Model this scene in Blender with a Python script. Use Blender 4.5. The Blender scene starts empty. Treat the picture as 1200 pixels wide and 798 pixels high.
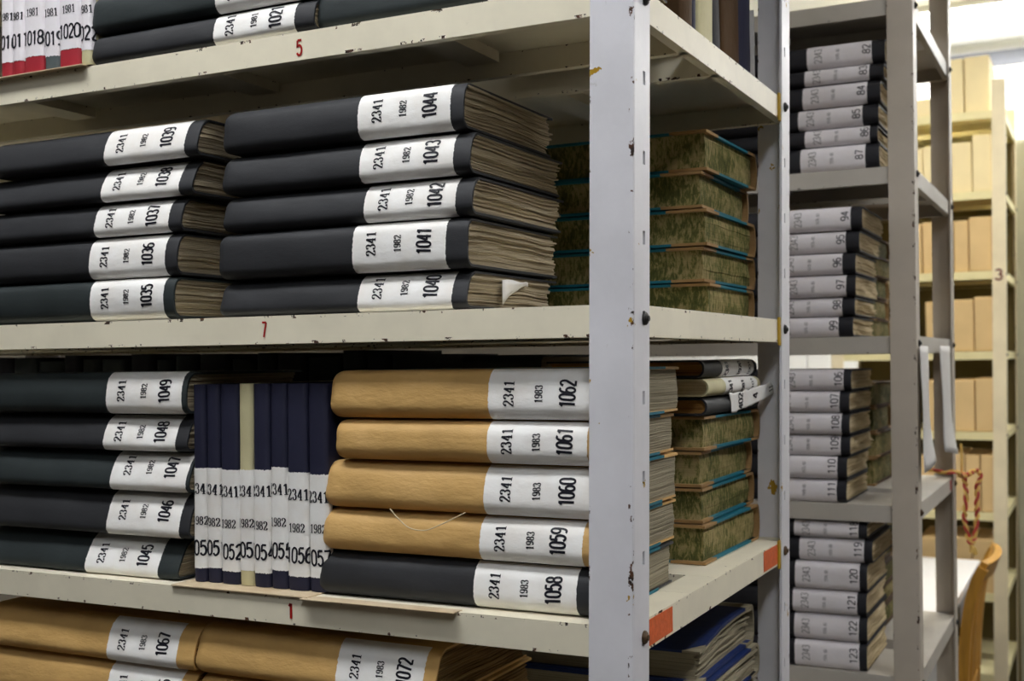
import bpy, bmesh, math, random
from mathutils import Vector, Matrix

# ------------------------------------------------------------------ camera, light, exposure
SC = bpy.context.scene
COL = SC.collection
PI = math.pi
EYE = 1.5                                   # camera height above the floor

def make_camera():
    yaw, pit, rol, foc = .4604, .0175, -.0120, 1395.47
    cy, sy = math.cos(yaw), math.sin(yaw)
    fw = Vector((-sy*math.cos(pit), cy*math.cos(pit), math.sin(pit)))
    r0 = Vector((cy, sy, 0)); u0 = r0.cross(fw)
    r = r0*math.cos(rol) + u0*math.sin(rol); u = u0*math.cos(rol) - r0*math.sin(rol)
    cd = bpy.data.cameras.new('camera'); co = bpy.data.objects.new('camera', cd); COL.objects.link(co)
    m = Matrix((r, u, -fw)).transposed().to_4x4(); m.translation = (0, 0, EYE)
    co.matrix_world = m
    cd.sensor_width = 36; cd.lens = foc*36/1200; cd.clip_start = .02
    cd.dof.use_dof = True; cd.dof.focus_distance = 1.22; cd.dof.aperture_fstop = 8.5
    SC.camera = co
make_camera()
SC.view_settings.view_transform = 'Standard'; SC.view_settings.look = 'None'
SC.view_settings.exposure = 0.22; SC.view_settings.gamma = 1.0; SC.view_settings.use_curve_mapping = False
W = bpy.data.worlds.new('world'); SC.world = W; W.use_nodes = True
W.node_tree.nodes['Background'].inputs[0].default_value = (.8, .85, 1, 1)
W.node_tree.nodes['Background'].inputs[1].default_value = .05
# ceiling lamps: x, y, size x, size y, emission strength, colour
LAMPS = [(-.95, .40, 1.30, .30, 19, (.97, .985, 1)),
         (.45, -.75, .30, 1.30, 17, (.93, .96, 1)),
         (.95, 1.15, .30, 1.30, 18, (.99, .99, 1)),
         (-1.1, 3.60, 1.30, .30, 17, (1, .95, .82)),
         (.15, 3.60, .90, .30, 17, (1, .95, .82)),
         (-.55, 5.62, 1.50, .50, 22, (1, .99, .97)),
         (1.1, 5.62, 1.30, .50, 22, (1, .99, .97))]

# ------------------------------------------------------------------ helpers
def lin(r, g, b):
    f = lambda c: (c/255/12.92) if c/255 <= .04045 else ((c/255+.055)/1.055)**2.4
    return (f(r), f(g), f(b), 1)

class MB:
    """collects geometry for ONE mesh object"""
    def __init__(s): s.v = []; s.f = []
    def add(s, verts, faces):
        n = len(s.v); s.v += [tuple(p) for p in verts]; s.f += [tuple(i+n for i in q) for q in faces]
    def box(s, x0, x1, y0, y1, z0, z1, b=0.0):
        bm = bmesh.new(); bmesh.ops.create_cube(bm, size=1)
        for v in bm.verts:
            v.co = Vector(((x0+x1)/2+v.co.x*(x1-x0), (y0+y1)/2+v.co.y*(y1-y0), (z0+z1)/2+v.co.z*(z1-z0)))
        if b > 0: bmesh.ops.bevel(bm, geom=bm.edges[:], offset=b, segments=2, affect='EDGES', profile=.6)
        bm.verts.index_update()
        s.add([v.co[:] for v in bm.verts], [[v.index for v in f.verts] for f in bm.faces]); bm.free()
    def tube(s, pts, r, n=8, caps=True):
        pts = [Vector(p) for p in pts]; V = []; F = []
        prev = None
        for i, p in enumerate(pts):
            t = (pts[min(i+1, len(pts)-1)] - pts[max(i-1, 0)]).normalized()
            if prev is None:
                a = Vector((0, 0, 1)) if abs(t.z) < .9 else Vector((1, 0, 0))
                nrm = t.cross(a).normalized()
            else:
                nrm = (prev - t*prev.dot(t)).normalized()
            prev = nrm; b = t.cross(nrm)
            rr = r[i] if isinstance(r, (list, tuple)) else r
            for k in range(n):
                an = 2*PI*k/n; V.append(p + (nrm*math.cos(an)+b*math.sin(an))*rr)
        for i in range(len(pts)-1):
            for k in range(n):
                F.append((i*n+k, i*n+(k+1) % n, (i+1)*n+(k+1) % n, (i+1)*n+k))
        if caps: F.append(tuple(range(n))[::-1]); F.append(tuple((len(pts)-1)*n+k for k in range(n)))
        s.add(V, F)
    def sweep(s, pts, w, d, side):
        """rectangular bar w (along side) x d along a path"""
        side = Vector(side).normalized(); V = []; F = []
        pts = [Vector(p) for p in pts]
        for i, p in enumerate(pts):
            t = (pts[min(i+1, len(pts)-1)] - pts[max(i-1, 0)]).normalized(); n = t.cross(side).normalized()
            for a, b in ((-1, -1), (1, -1), (1, 1), (-1, 1)): V.append(p+side*a*w/2+n*b*d/2)
        for i in range(len(pts)-1):
            for k in range(4): F.append((i*4+k, i*4+(k+1) % 4, i*4+4+(k+1) % 4, i*4+4+k))
        F.append((3, 2, 1, 0)); F.append(tuple((len(pts)-1)*4+k for k in range(4)))
        s.add(V, F)
    def disc_head(s, c, r, h, axis='x', n=14):
        c = Vector(c)
        ax = {'x': (Vector((1, 0, 0)), Vector((0, 1, 0)), Vector((0, 0, 1))), 'y': (Vector((0, -1, 0)), Vector((1, 0, 0)), Vector((0, 0, 1)))}[axis]
        V = []; F = []
        prof = [(r, 0), (r, .4*h), (.8*r, .8*h), (.4*r, h), (0, h)]
        for (q, z) in prof:
            for k in range(n):
                a = 2*PI*k/n; V.append(c+ax[0]*z+(ax[1]*math.cos(a)+ax[2]*math.sin(a))*max(q, 1e-5))
        for i in range(len(prof)-1):
            for k in range(n): F.append((i*n+k, i*n+(k+1) % n, i*n+n+(k+1) % n, i*n+n+k))
        F.append(tuple(range(n))[::-1])
        s.add(V, F)
    def build(s, name, m, parent=None, smooth=False, loc=None):
        me = bpy.data.meshes.new(name); me.from_pydata(s.v, [], s.f); me.update()
        o = bpy.data.objects.new(name, me); COL.objects.link(o); me.materials.append(m)
        if smooth:
            me.polygons.foreach_set('use_smooth', [True]*len(me.polygons))
            try: me.set_sharp_from_angle(angle=math.radians(smooth if smooth > 1 else 40))
            except Exception: pass
        if parent: o.parent = parent
        if loc: o.location = loc
        return o

def tag(o, label, cat, group=None):
    o['label'] = label; o['category'] = cat
    if group: o['group'] = group
    return o
def thing(name, label, cat, loc=(0, 0, 0), group=None):
    o = bpy.data.objects.new(name, None); COL.objects.link(o); o.location = loc; o.empty_display_size = .05
    return tag(o, label, cat, group)
def struct(mb, name, m):
    o = mb.build(name, m); o['kind'] = 'structure'; return o

# ------------------------------------------------------------------ materials
def new_mat(name, rough=.6, spec=.3):
    m = bpy.data.materials.new(name); m.use_nodes = True
    b = m.node_tree.nodes['Principled BSDF']; b.inputs['Roughness'].default_value = rough
    b.inputs['Specular IOR Level'].default_value = spec
    return m, m.node_tree, b
def N(nt, t, **kw):
    n = nt.nodes.new(t)
    for k, v in kw.items():
        if k.startswith('i_'): n.inputs[k[2:].replace('_', ' ')].default_value = v
        else: setattr(n, k, v)
    return n
def coord(nt, scale=(1, 1, 1), rnd=True):
    tc = N(nt, 'ShaderNodeTexCoord'); mp = N(nt, 'ShaderNodeMapping'); mp.inputs['Scale'].default_value = scale
    nt.links.new(tc.outputs['Object'], mp.inputs['Vector'])
    if rnd:
        oi = N(nt, 'ShaderNodeObjectInfo'); mu = N(nt, 'ShaderNodeMath', operation='MULTIPLY'); mu.inputs[1].default_value = 37.0
        nt.links.new(oi.outputs['Random'], mu.inputs[0]); cb = N(nt, 'ShaderNodeCombineXYZ')
        for i in range(3): nt.links.new(mu.outputs[0], cb.inputs[i])
        nt.links.new(cb.outputs[0], mp.inputs['Location'])
    return mp.outputs[0]
def noise(nt, vec, scale, detail=4, rough=.55, dist=0):
    n = N(nt, 'ShaderNodeTexNoise'); n.inputs['Scale'].default_value = scale; n.inputs['Detail'].default_value = detail
    n.inputs['Roughness'].default_value = rough; n.inputs['Distortion'].default_value = dist
    nt.links.new(vec, n.inputs['Vector']); return n.outputs['Fac']
def ramp(nt, fac, stops):
    r = N(nt, 'ShaderNodeValToRGB'); e = r.color_ramp.elements
    while len(e) < len(stops): e.new(.5)
    for i, (p, c) in enumerate(stops): e[i].position = p; e[i].color = c
    nt.links.new(fac, r.inputs[0]); return r.outputs[0]
def mix(nt, fac, a, b):
    m = N(nt, 'ShaderNodeMix', data_type='RGBA')
    for sck, val in ((m.inputs[0], fac), (m.inputs[6], a), (m.inputs[7], b)):
        if isinstance(val, (tuple, float, int)): sck.default_value = val
        else: nt.links.new(val, sck)
    return m.outputs[2]
def math_(nt, op, a, b=None, clamp=False):
    m = N(nt, 'ShaderNodeMath', operation=op, use_clamp=clamp)
    for i, val in enumerate((a, b)):
        if val is None: continue
        if isinstance(val, (int, float)): m.inputs[i].default_value = val
        else: nt.links.new(val, m.inputs[i])
    return m.outputs[0]
def bump(nt, b, h, strength, dist):
    n = N(nt, 'ShaderNodeBump'); n.inputs['Strength'].default_value = strength; n.inputs['Distance'].default_value = dist
    nt.links.new(h, n.inputs['Height']); nt.links.new(n.outputs[0], b.inputs['Normal'])
def sc4(c, k): return (c[0]*k, c[1]*k, c[2]*k, 1)

def cloth(name, c, worn=.5, weave=1.0, rough=.62, wrinkle=.25):
    m, nt, b = new_mat(name, rough, .35)
    v = coord(nt)
    big = noise(nt, v, 14, 5, .6); fine = noise(nt, coord(nt, (900, 900, 900)), 1, 2)
    lum = (c[0]+c[1]+c[2])/3
    hi = tuple(c[i]*(1-.5*worn)+(c[i]*1.35+lum*.35+.006)*.5*worn for i in range(3))+(1,)
    col = ramp(nt, big, [(.3, sc4(c, .85)), (.55, c), (.8, hi)])
    scuff = math_(nt, 'GREATER_THAN', noise(nt, coord(nt, (60, 160, 260)), 1, 4), .735)
    col = mix(nt, math_(nt, 'MULTIPLY', scuff, .18*worn), col, tuple(min(1, c[i]*1.6+.05) for i in range(3))+(1,))
    nt.links.new(col, b.inputs['Base Color'])
    h = math_(nt, 'ADD', math_(nt, 'MULTIPLY', fine, .06*weave), math_(nt, 'MULTIPLY', noise(nt, coord(nt, (18, 40, 40)), 1, 4), wrinkle*2))
    bump(nt, b, h, .5, .004)
    return m
def paper(name, c, stain=.5):
    m, nt, b = new_mat(name, .6, .25)
    v = coord(nt)
    col = ramp(nt, noise(nt, v, 30, 5, .6), [(.3, tuple(c[i]*(1-.12*stain*(1+.5*i)) for i in range(3))+(1,)), (.62, c)])
    nt.links.new(col, b.inputs['Base Color'])
    bump(nt, b, noise(nt, coord(nt, (40, 60, 60)), 1, 4), .35, .003)
    return m
def pages(name, c_dark, c_mid, c_light, freq=650):
    m, nt, b = new_mat(name, .85, .1)
    st = noise(nt, coord(nt, (5, 5, freq)), 1, 3, .7)
    lg = noise(nt, coord(nt, (9, 9, 60)), 1, 3)
    col = ramp(nt, st, [(.30, c_dark), (.5, c_mid), (.72, c_light)])
    col = mix(nt, math_(nt, 'MULTIPLY', math_(nt, 'SUBTRACT', lg, .3, True), .9), col, sc4(c_mid, .6))
    nt.links.new(col, b.inputs['Base Color'])
    bump(nt, b, st, .8, .0015)
    return m
def speckled(name):
    m, nt, b = new_mat(name, .8, .15)
    a = noise(nt, coord(nt, (230, 230, 75)), 1, 4, .75, .6)
    big = noise(nt, coord(nt, (14, 14, 25)), 1, 3)
    st = noise(nt, coord(nt, (6, 6, 700)), 1, 2)
    t = math_(nt, 'ADD', a, math_(nt, 'MULTIPLY', math_(nt, 'SUBTRACT', big, .5), .55))
    col = ramp(nt, t, [(.40, lin(160, 144, 100)), (.48, lin(136, 127, 78)), (.55, lin(90, 93, 46)), (.70, lin(60, 70, 34))])
    col = mix(nt, math_(nt, 'MULTIPLY', st, .35), col, lin(95, 85, 55))
    nt.links.new(col, b.inputs['Base Color']); bump(nt, b, st, .5, .001)
    return m
def paint(name, c, rust=.5, yellow=0.0, rough=.42, zedge=None, post=None, wear=None):
    """old enamel: dark chips, brown rust, yellow primer flecks; chips gather on the given edges"""
    m, nt, b = new_mat(name, rough, .4)
    tc = N(nt, 'ShaderNodeTexCoord'); sp = N(nt, 'ShaderNodeSeparateXYZ'); nt.links.new(tc.outputs['Object'], sp.inputs[0])
    v = coord(nt)
    base = ramp(nt, noise(nt, v, 9, 5, .6), [(.3, sc4(c, .88)), (.6, c)])
    dirt = math_(nt, 'GREATER_THAN', noise(nt, coord(nt, (70, 70, 70)), 1, 6, .7), .70)
    base = mix(nt, math_(nt, 'MULTIPLY', dirt, .28*rust), base, lin(120, 108, 80))
    chip = noise(nt, coord(nt, (95, 95, 70)), 1, 6, .66)
    thr = .80 - .05*rust
    e = None
    if zedge:
        for zz in zedge:
            q = math_(nt, 'LESS_THAN', math_(nt, 'ABSOLUTE', math_(nt, 'SUBTRACT', sp.outputs['Z'], zz)), .0022)
            e = q if e is None else math_(nt, 'MAXIMUM', e, q)
    if post:
        ax = math_(nt, 'ABSOLUTE', sp.outputs['X']); ay = math_(nt, 'ABSOLUTE', sp.outputs['Y'])
        q1 = math_(nt, 'MULTIPLY', math_(nt, 'LESS_THAN', ax, .0045), math_(nt, 'LESS_THAN', ay, .0025))
        q2 = math_(nt, 'GREATER_THAN', ax, post-.0012)
        e = math_(nt, 'MAXIMUM', q1, q2)
    t = chip
    if e is not None:
        g = N(nt, 'ShaderNodeNewGeometry'); sn = N(nt, 'ShaderNodeSeparateXYZ'); nt.links.new(g.outputs['True Normal'], sn.inputs[0])
        if zedge: e = math_(nt, 'MULTIPLY', e, math_(nt, 'LESS_THAN', math_(nt, 'ABSOLUTE', sn.outputs['Z']), .5))
        t = math_(nt, 'ADD', chip, math_(nt, 'MULTIPLY', e, .168))
    if wear:
        q = math_(nt, 'MULTIPLY', math_(nt, 'ADD', sp.outputs['X'], .455), 9, True)
        q = math_(nt, 'MULTIPLY', q, math_(nt, 'LESS_THAN', sp.outputs['X'], wear))
        t = math_(nt, 'ADD', t, math_(nt, 'MULTIPLY', q, .13))
    k = math_(nt, 'GREATER_THAN', t, thr)
    chipcol = ramp(nt, noise(nt, v, 120, 3), [(.4, lin(38, 28, 22)), (.65, lin(96, 58, 30))])
    col = mix(nt, k, base, chipcol)
    if yellow:
        yk = math_(nt, 'GREATER_THAN', noise(nt, coord(nt, (34, 34, 26)), 1, 4, .6), .705-.03*yellow)
        col = mix(nt, yk, col, lin(168, 132, 30))
    nt.links.new(col, b.inputs['Base Color'])
    nt.links.new(math_(nt, 'ADD', math_(nt, 'MULTIPLY', k, .4), rough), b.inputs['Roughness'])
    bump(nt, b, math_(nt, 'ADD', math_(nt, 'MULTIPLY', noise(nt, v, 55, 3), .5), math_(nt, 'MULTIPLY', k, -.6)), .25, .002)
    return m
def plain(name, c, rough=.6, var=.12, sc=20, spec=.3, bmp=.15):
    m, nt, b = new_mat(name, rough, spec)
    nz = noise(nt, coord(nt), sc, 5)
    nt.links.new(ramp(nt, nz, [(.3, sc4(c, 1-var)), (.7, c)]), b.inputs['Base Color'])
    bump(nt, b, nz, bmp, .004)
    return m
def emit(name, c, s):
    m = bpy.data.materials.new(name); m.use_nodes = True; nt = m.node_tree
    b = nt.nodes['Principled BSDF']; b.inputs['Base Color'].default_value = (.8, .8, .8, 1)
    b.inputs['Emission Color'].default_value = c+(1,); b.inputs['Emission Strength'].default_value = s
    return m
def wood(name, c):
    m, nt, b = new_mat(name, .4, .4)
    g = noise(nt, coord(nt, (40, 40, 4)), 1, 4, .6, 1.0)
    nt.links.new(ramp(nt, g, [(.3, sc4(c, .6)), (.65, c)]), b.inputs['Base Color']); bump(nt, b, g, .2, .002)
    return m

LIP = .0296
M = dict(
    post=paint('post_paint', lin(226, 225, 230), .6, .7, .38, post=.0426),
    postB=paint('post_paint_warm', lin(196, 186, 172), .45, 0, .45, post=.0434),
    postC=paint('post_paint_cream', lin(238, 226, 196), .3, 0, .5),
    shelf=paint('shelf_paint', lin(240, 232, 208), .5, 0, .45, zedge=(-.0010, -LIP+.0010), wear=-.392),
    shelfB=paint('shelf_paint_grey', lin(196, 190, 180), .3, 0, .45, zedge=(-LIP+.001,)),
    shelfC=paint('shelf_paint_yellow', lin(236, 226, 178), .15, 0, .5),
    rustbolt=plain('rusty_steel', lin(92, 70, 46), .6, .5, 300, .4, .4),
    darkbolt=plain('dark_steel', lin(40, 38, 36), .5, .4, 200, .5, .3),
    bracket=paint('bracket_yellow', lin(176, 142, 34), .9, 0, .6),
    sticker=plain('orange_sticker', lin(224, 104, 50), .55, .22, 160),
    redsticker=plain('red_sticker', lin(205, 90, 80), .6, .15, 90),
    redink=plain('red_numeral_paint', lin(176, 30, 24), .5, .25, 200),
    maroon=plain('maroon_numeral_paint', lin(110, 22, 34), .5, .2, 200),
    black=cloth('black_cloth', lin(44, 45, 48), .8),
    green_black=cloth('green_black_cloth', lin(42, 49, 50), .8),
    binder=cloth('binder_cloth', lin(34, 34, 40), .3),
    tan=cloth('tan_cloth', lin(203, 163, 100), .5, 1, .6, .8),
    navy=cloth('navy_cloth', lin(35, 36, 58), .25, 1.5),
    red=cloth('red_cloth', lin(168, 42, 54), .4, 1),
    greygreen=cloth('grey_green_cloth', lin(84, 94, 96), .3),
    cream=cloth('cream_cloth', lin(208, 200, 158), .4),
    leather=cloth('brown_leather', lin(76, 52, 22), .5, 1, .75, .6),
    ink=plain('printing_ink', lin(24, 24, 34), .5, .1, 100),
    faint=plain('faint_ink', lin(120, 116, 122), .6, .1, 100),
    ink2=plain('grey_ink', lin(66, 64, 70), .6, .1, 100),
    label=paper('label_paper', lin(243, 242, 239)),
    labelB=paper('binder_label_paper', lin(236, 232, 236), .3),
    paper=paper('sheet_paper', lin(226, 224, 222), .3),
    card=paper('cardboard_sheet', lin(204, 186, 156), 1),
    pg_brown=pages('aged_pages', lin(104, 93, 76), lin(170, 156, 130), lin(202, 190, 164), 900),
    pg_dark=pages('dark_pages', lin(60, 46, 30), lin(132, 104, 66), lin(160, 132, 92)),
    pg_tan=pages('tan_pages', lin(96, 64, 30), lin(164, 118, 62), lin(186, 142, 84)),
    pg_grey=pages('grey_pages', lin(116, 106, 88), lin(154, 145, 122), lin(174, 165, 142), 900),
    pg_cream=pages('cream_pages', lin(150, 130, 98), lin(206, 188, 150), lin(224, 208, 176), 400),
    green=speckled('green_speckled_edges'),
    teal=cloth('teal_paper', lin(20, 104, 122), .5, .4),
    blue=cloth('blue_paper', lin(16, 40, 94), .4, .4),
    oldtan=cloth('worn_tan_leather', lin(156, 122, 76), .9, .6, .7, .6),
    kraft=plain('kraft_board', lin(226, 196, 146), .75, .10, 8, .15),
    kraft_lit=plain('kraft_board_lit', lin(244, 228, 184), .75, .08, 8, .15),
    boxedge=plain('box_shadow_board', lin(150, 118, 72), .8, .1, 20),
    white=plain('white_laminate', lin(245, 245, 248), .35, .03, 5),
    wall=plain('white_panelling', lin(244, 244, 242), .6, .05, 3),
    ceil=plain('ceiling_plaster', lin(246, 246, 246), .8, .04, 3),
    steel=plain('cabinet_enamel', lin(186, 186, 168), .5, .06, 4),
    beam=plain('grey_beam_paint', lin(112, 114, 122), .6, .06, 4),
    floor=plain('floor_linoleum', lin(58, 49, 42), .5, .2, 6),
    dim=plain('warm_wall_paint', lin(128, 122, 112), .8, .05, 3),
    panel=plain('olive_back_panel', lin(126, 112, 70), .7, .25, 4),
    lamp_body=plain('lamp_housing', lin(235, 235, 235), .4, .04, 10),
    wood=wood('chair_wood', lin(208, 154, 60)),
    ropered=cloth('red_strand', lin(206, 84, 74), .5), ropeyel=cloth('yellow_strand', lin(240, 200, 110), .5),
    thread=plain('pale_thread', lin(214, 196, 160), .8, .1, 200),
)

# ------------------------------------------------------------------ lettering: stroked digits
def arc(cx, cy, rx, ry, a0, a1, n=14):
    return [(cx+rx*math.cos(math.radians(a0+(a1-a0)*i/n)), cy+ry*math.sin(math.radians(a0+(a1-a0)*i/n))) for i in range(n+1)]
def rot180(st): return [[(.52-x, 1-y) for x, y in s] for s in st]
SIX = [arc(.26, .29, .255, .29, 0, 360, 26), arc(.30, .62, .29, .38, 62, 178, 12)+[(.005, .3)]]
G = {
    '0': [arc(.26, .70, .26, .30, 0, 180)+arc(.26, .30, .26, .30, 180, 360)+[(.52, .70)]],
    '1': [[(.06, .80), (.30, 1.0)], [(.30, 1.02), (.30, -.02)]],
    '2': [arc(.26, .73, .25, .27, 165, -30, 16)+[(.02, .02)], [(-.01, 0), (.53, 0)]],
    '3': [arc(.25, .755, .23, .245, 155, -90, 16), arc(.25, .265, .265, .265, 90, -155, 16)],
    '4': [[(.40, -.02), (.40, 1.0)], [(.40, 1.0), (.0, .30)], [(-.02, .28), (.56, .28)]],
    '5': [[(.50, 1.0), (.08, 1.0)], [(.08, 1.0), (.05, .52)], arc(.25, .33, .26, .33, 138, -150, 18)],
    '6': SIX, '9': rot180(SIX),
    '7': [[(-.01, 1.0), (.53, 1.0)], [(.53, 1.0), (.36, .55), (.20, -.02)]],
    '8': [arc(.26, .755, .22, .245, 0, 360, 24), arc(.26, .262, .26, .262, 0, 360, 24)],
    '-': [[(.12, .5), (.40, .5)]],
}
SERIF = {'1': [[(.08, 0), (.52, 0)]], '4': [[(.22, -.01), (.58, -.01)]], '2': [[(.51, 0), (.53, .2)]], '7': [[(.0, 1.0), (-.01, .82)]], '5': []}
BALL = {'2': [(.05, .78)], '3': [(.06, .83), (.04, .18)], '9': [(.10, .10)], '6': [(.42, .90)], '5': [(.06, .18)]}
def densify(p, step):
    o = [p[0]]
    for a, b in zip(p, p[1:]):
        n = max(1, int(math.dist(a, b)/step))
        o += [(a[0]+(b[0]-a[0])*i/n, a[1]+(b[1]-a[1])*i/n) for i in range(1, n+1)]
    return o
def digits(mb, S, text, uc, vc, h, length, style, bold=.115, slant=0):
    """text reading along +u, up along +v, centred on (uc, vc); S(u, v) -> 3-D point"""
    adv = length/len(text); gw = adv*(.66 if style == 'serif' else .74)
    for i, ch in enumerate(text):
        if ch == ' ': continue
        ox = uc - length/2 + adv*i + (adv-gw)/2
        T = lambda p: (ox+p[0]/.52*gw + slant*p[1]*h, vc-h/2+p[1]*h)
        strokes = list(G[ch]); thick = bold*h; thin = thick
        if style == 'serif': gw_ = gw; thick = .42*gw; thin = .20*gw; strokes += SERIF.get(ch, [])
        for st in strokes:
            P = densify([T(p) for p in st], h*.09)
            if len(P) < 2: continue
            V = []
            for k, p in enumerate(P):
                a = P[max(k-1, 0)]; b = P[min(k+1, len(P)-1)]
                if st[0] == st[-1] and k in (0, len(P)-1): a = P[-2]; b = P[1]
                dx, dy = b[0]-a[0], b[1]-a[1]; L = math.hypot(dx, dy) or 1; dx /= L; dy /= L
                w = thin + (thick-thin)*abs(dy)**1.6
                V.append(S(p[0]-dy*w/2, p[1]+dx*w/2)); V.append(S(p[0]+dy*w/2, p[1]-dx*w/2))
            mb.add(V, [(2*k+1, 2*k+3, 2*k+2, 2*k) for k in range(len(P)-1)])
        if style == 'serif':
            for c in BALL.get(ch, []):
                c = T(c); r = thick*.60
                mb.add([S(c[0]+r*math.cos(2*PI*k/10), c[1]+r*math.sin(2*PI*k/10)) for k in range(10)], [tuple(range(10))])

# ------------------------------------------------------------------ the room
def zz(z): return EYE + z
b = MB(); b.box(-4, 3, -2.5, 6.25, -.06, 0); struct(b, 'floor', M['floor'])
b = MB(); b.box(-4, 3, -2.5, 6.25, 3.0, 3.06); struct(b, 'ceiling', M['ceil'])
b = MB(); b.box(-4.06, -4, -2.5, 6.25, 0, 3.0); struct(b, 'wall_left', M['dim'])
b = MB(); b.box(3, 3.06, -2.5, 6.25, 0, 3.0); struct(b, 'wall_right', M['dim'])
b = MB(); b.box(-4, 3, -2.56, -2.5, 0, 3.0); struct(b, 'wall_front', M['dim'])
b = MB(); b.box(-4, 3, 6.13, 6.19, 0, 3.0)
x = -3.99
while x < 2.95:
    b.box(x, x+.112, 6.118, 6.131, .1, 2.93, .003); x += .12
struct(b, 'wall_back', M['wall'])
b = MB(); b.box(-4, 3, 6.105, 6.13, 2.885, 2.955, .003); struct(b, 'trim_1', M['beam'])
b = MB(); b.box(-4, 3, 6.10, 6.118, 0, .1, .004); struct(b, 'baseboard_back', M['beam'])
lamp_where = ['long ceiling lamp above the aisle in front of the black volumes', 'ceiling lamp behind the viewer, to the right',
              'ceiling lamp above the aisle right of the nearest rack', 'ceiling lamp above the white table',
              'ceiling lamp above the wooden chair', 'wide bright ceiling lamp behind the far kraft box rack, above its left half',
              'wide bright ceiling lamp at upper right, beyond the far rack']
for (lx, ly, sx, sy, st, lc), lw in zip(LAMPS, lamp_where):
    t = thing('ceiling_light', lw, 'ceiling light', (lx, ly, 3.0), 'ceiling lamps over the aisles')
    b = MB(); hx, hy = sx/2+.025, sy/2+.025
    for (a0, a1, c0, c1) in ((-hx, hx, -hy, -hy+.025), (-hx, hx, hy-.025, hy), (-hx, -hx+.025, -hy+.025, hy-.025), (hx-.025, hx, -hy+.025, hy-.025)):
        b.box(a0, a1, c0, c1, -.022, 0, .002)
    b.build('housing', M['lamp_body'], t)
    b = MB(); b.box(-sx/2, sx/2, -sy/2, sy/2, -.014, -.004); b.build('diffuser', emit('lamp_glow', lc, st), t)

# ------------------------------------------------------------------ steel racks
def rack(label, x1, xl, y0, y1, levels, lean, w, mp, ms, trays, dx=0, holes=True, ztop=2.52, visible=(), bracket=False, back=None):
    t = thing('shelving_rack', label, 'shelf rack', (x1, y0, 0), 'steel shelf racks')
    D = y1-y0; TK = .003
    for sx, px in ((1, x1), (-1, xl)):
        for sy, py in ((1, 0), (-1, D)):
            b = MB(); slots = []
            def bx(xa, xb, ya, yb, za, zb, bv=0):
                xs = sorted((xa*sx, xb*sx)); ys = sorted((ya*sy, yb*sy)); b.box(xs[0], xs[1], ys[0], ys[1], za, zb, bv)
            bx(-w, 0, 0, TK, 0, ztop, .0008)
            if holes and sx == 1:
                ya, yb, hh = .0245, .0305, .0062
                bx(-TK, 0, TK, ya, 0, ztop); bx(-TK, 0, yb, w, 0, ztop)
                zc = EYE+.0387; n0 = -19; prev = 0
                for n in range(n0, 15):
                    z = zc+.0731*n
                    if z-hh < .02 or z+hh > ztop-.02: continue
                    bx(-TK, 0, ya, yb, prev, z-hh); prev = z+hh; slots.append(z)
                bx(-TK, 0, ya, yb, prev, ztop)
            else:
                bx(-TK, 0, TK, w, 0, ztop)
            bx(-w*1.15, .006, -.004, w*1.1, 0, .004)           # foot plate
            o = b.build('post', mp, t, loc=(px-x1-lean*EYE, py, 0)); o.rotation_euler.y = lean
            for z in slots:
                if .9 < z < 2.1:
                    q = MB(); ys = sorted((.0235*sy, .0315*sy)); q.box(-.0052, -.0022, ys[0], ys[1], z-.0072, z+.0072, .0006)
                    q.build('slot_shade_plug', M['darkbolt'], o)  # dark plug stands in for the shade inside the slot
    out = {}
    for k, z in levels.items():
        xr = x1+lean*z-.0045; xL = xl+lean*z+.0045
        for j, (ya, yb) in enumerate(trays):
            b = MB(); e = .0016
            b.box(xL, xr-.002, ya, yb, -e, 0)
            b.box(xL, xr-.002, ya, ya+e, -LIP, -e, .0004); b.box(xL, xr-.002, yb-e, yb, -LIP, -e, .0004)
            b.box(xL, xr-.002, ya+e, ya+.011, -LIP, -LIP+e); b.box(xL, xr-.002, yb-.011, yb-e, -LIP, -LIP+e)
            xx = xL+.22
            while xx < xr-.1:                                     # stiffening channels under the plate
                b.box(xx, xx+.04, ya+.012, yb-.012, -.014, -e); xx += .30
            o = b.build('shelf', ms, t, loc=(-x1, -y0, EYE+z))
            out[(k, j)] = o
        b = MB()
        b.box(xr-.0019, xr, y0+.0035, y1-.0035, -LIP, 0, .0004)
        b.box(xr-.011, xr-.0019, y0+.006, y1-.006, -LIP, -LIP+.0016)
        b.box(xr-.036, xr-.0019, trays[0][1]+.0003, trays[1][0]-.0003, -.0016, 0)
        out[(k, 'rail')] = b.build('end_rail', ms, t, loc=(-x1, -y0, EYE+z))
        b = MB(); b.box(xL, xL+.0019, y0+.0035, y1-.0035, -LIP, 0); b.build('end_rail', ms, t, loc=(-x1, -y0, EYE+z))
        if k in visible:
            for yy in (.0285, D-.0285):
                b = MB(); b.disc_head((0, 0, 0), .0062, .0035); b.tube([(0, 0, 0), (.0048, 0, 0)], .0026, 8)
                b.build('bolt', M['rustbolt'] if k in (-1, -3) else M['darkbolt'], t, smooth=True, loc=(lean*z, yy, EYE+z-LIP/2+.002))
            if bracket:
                b = MB(); b.box(0, .003, -.004, .0075, -.034, .003, .0008)
                b.build('bracket', M['bracket'], t, loc=(xr-x1, D-w-.0035, EYE+z))
    if back:
        b = MB(); b.box(xl-x1+.005, -.006, D-.010, D-.006, .1, back); b.build('back_panel', M['panel'], t)
    return t, out

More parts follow.
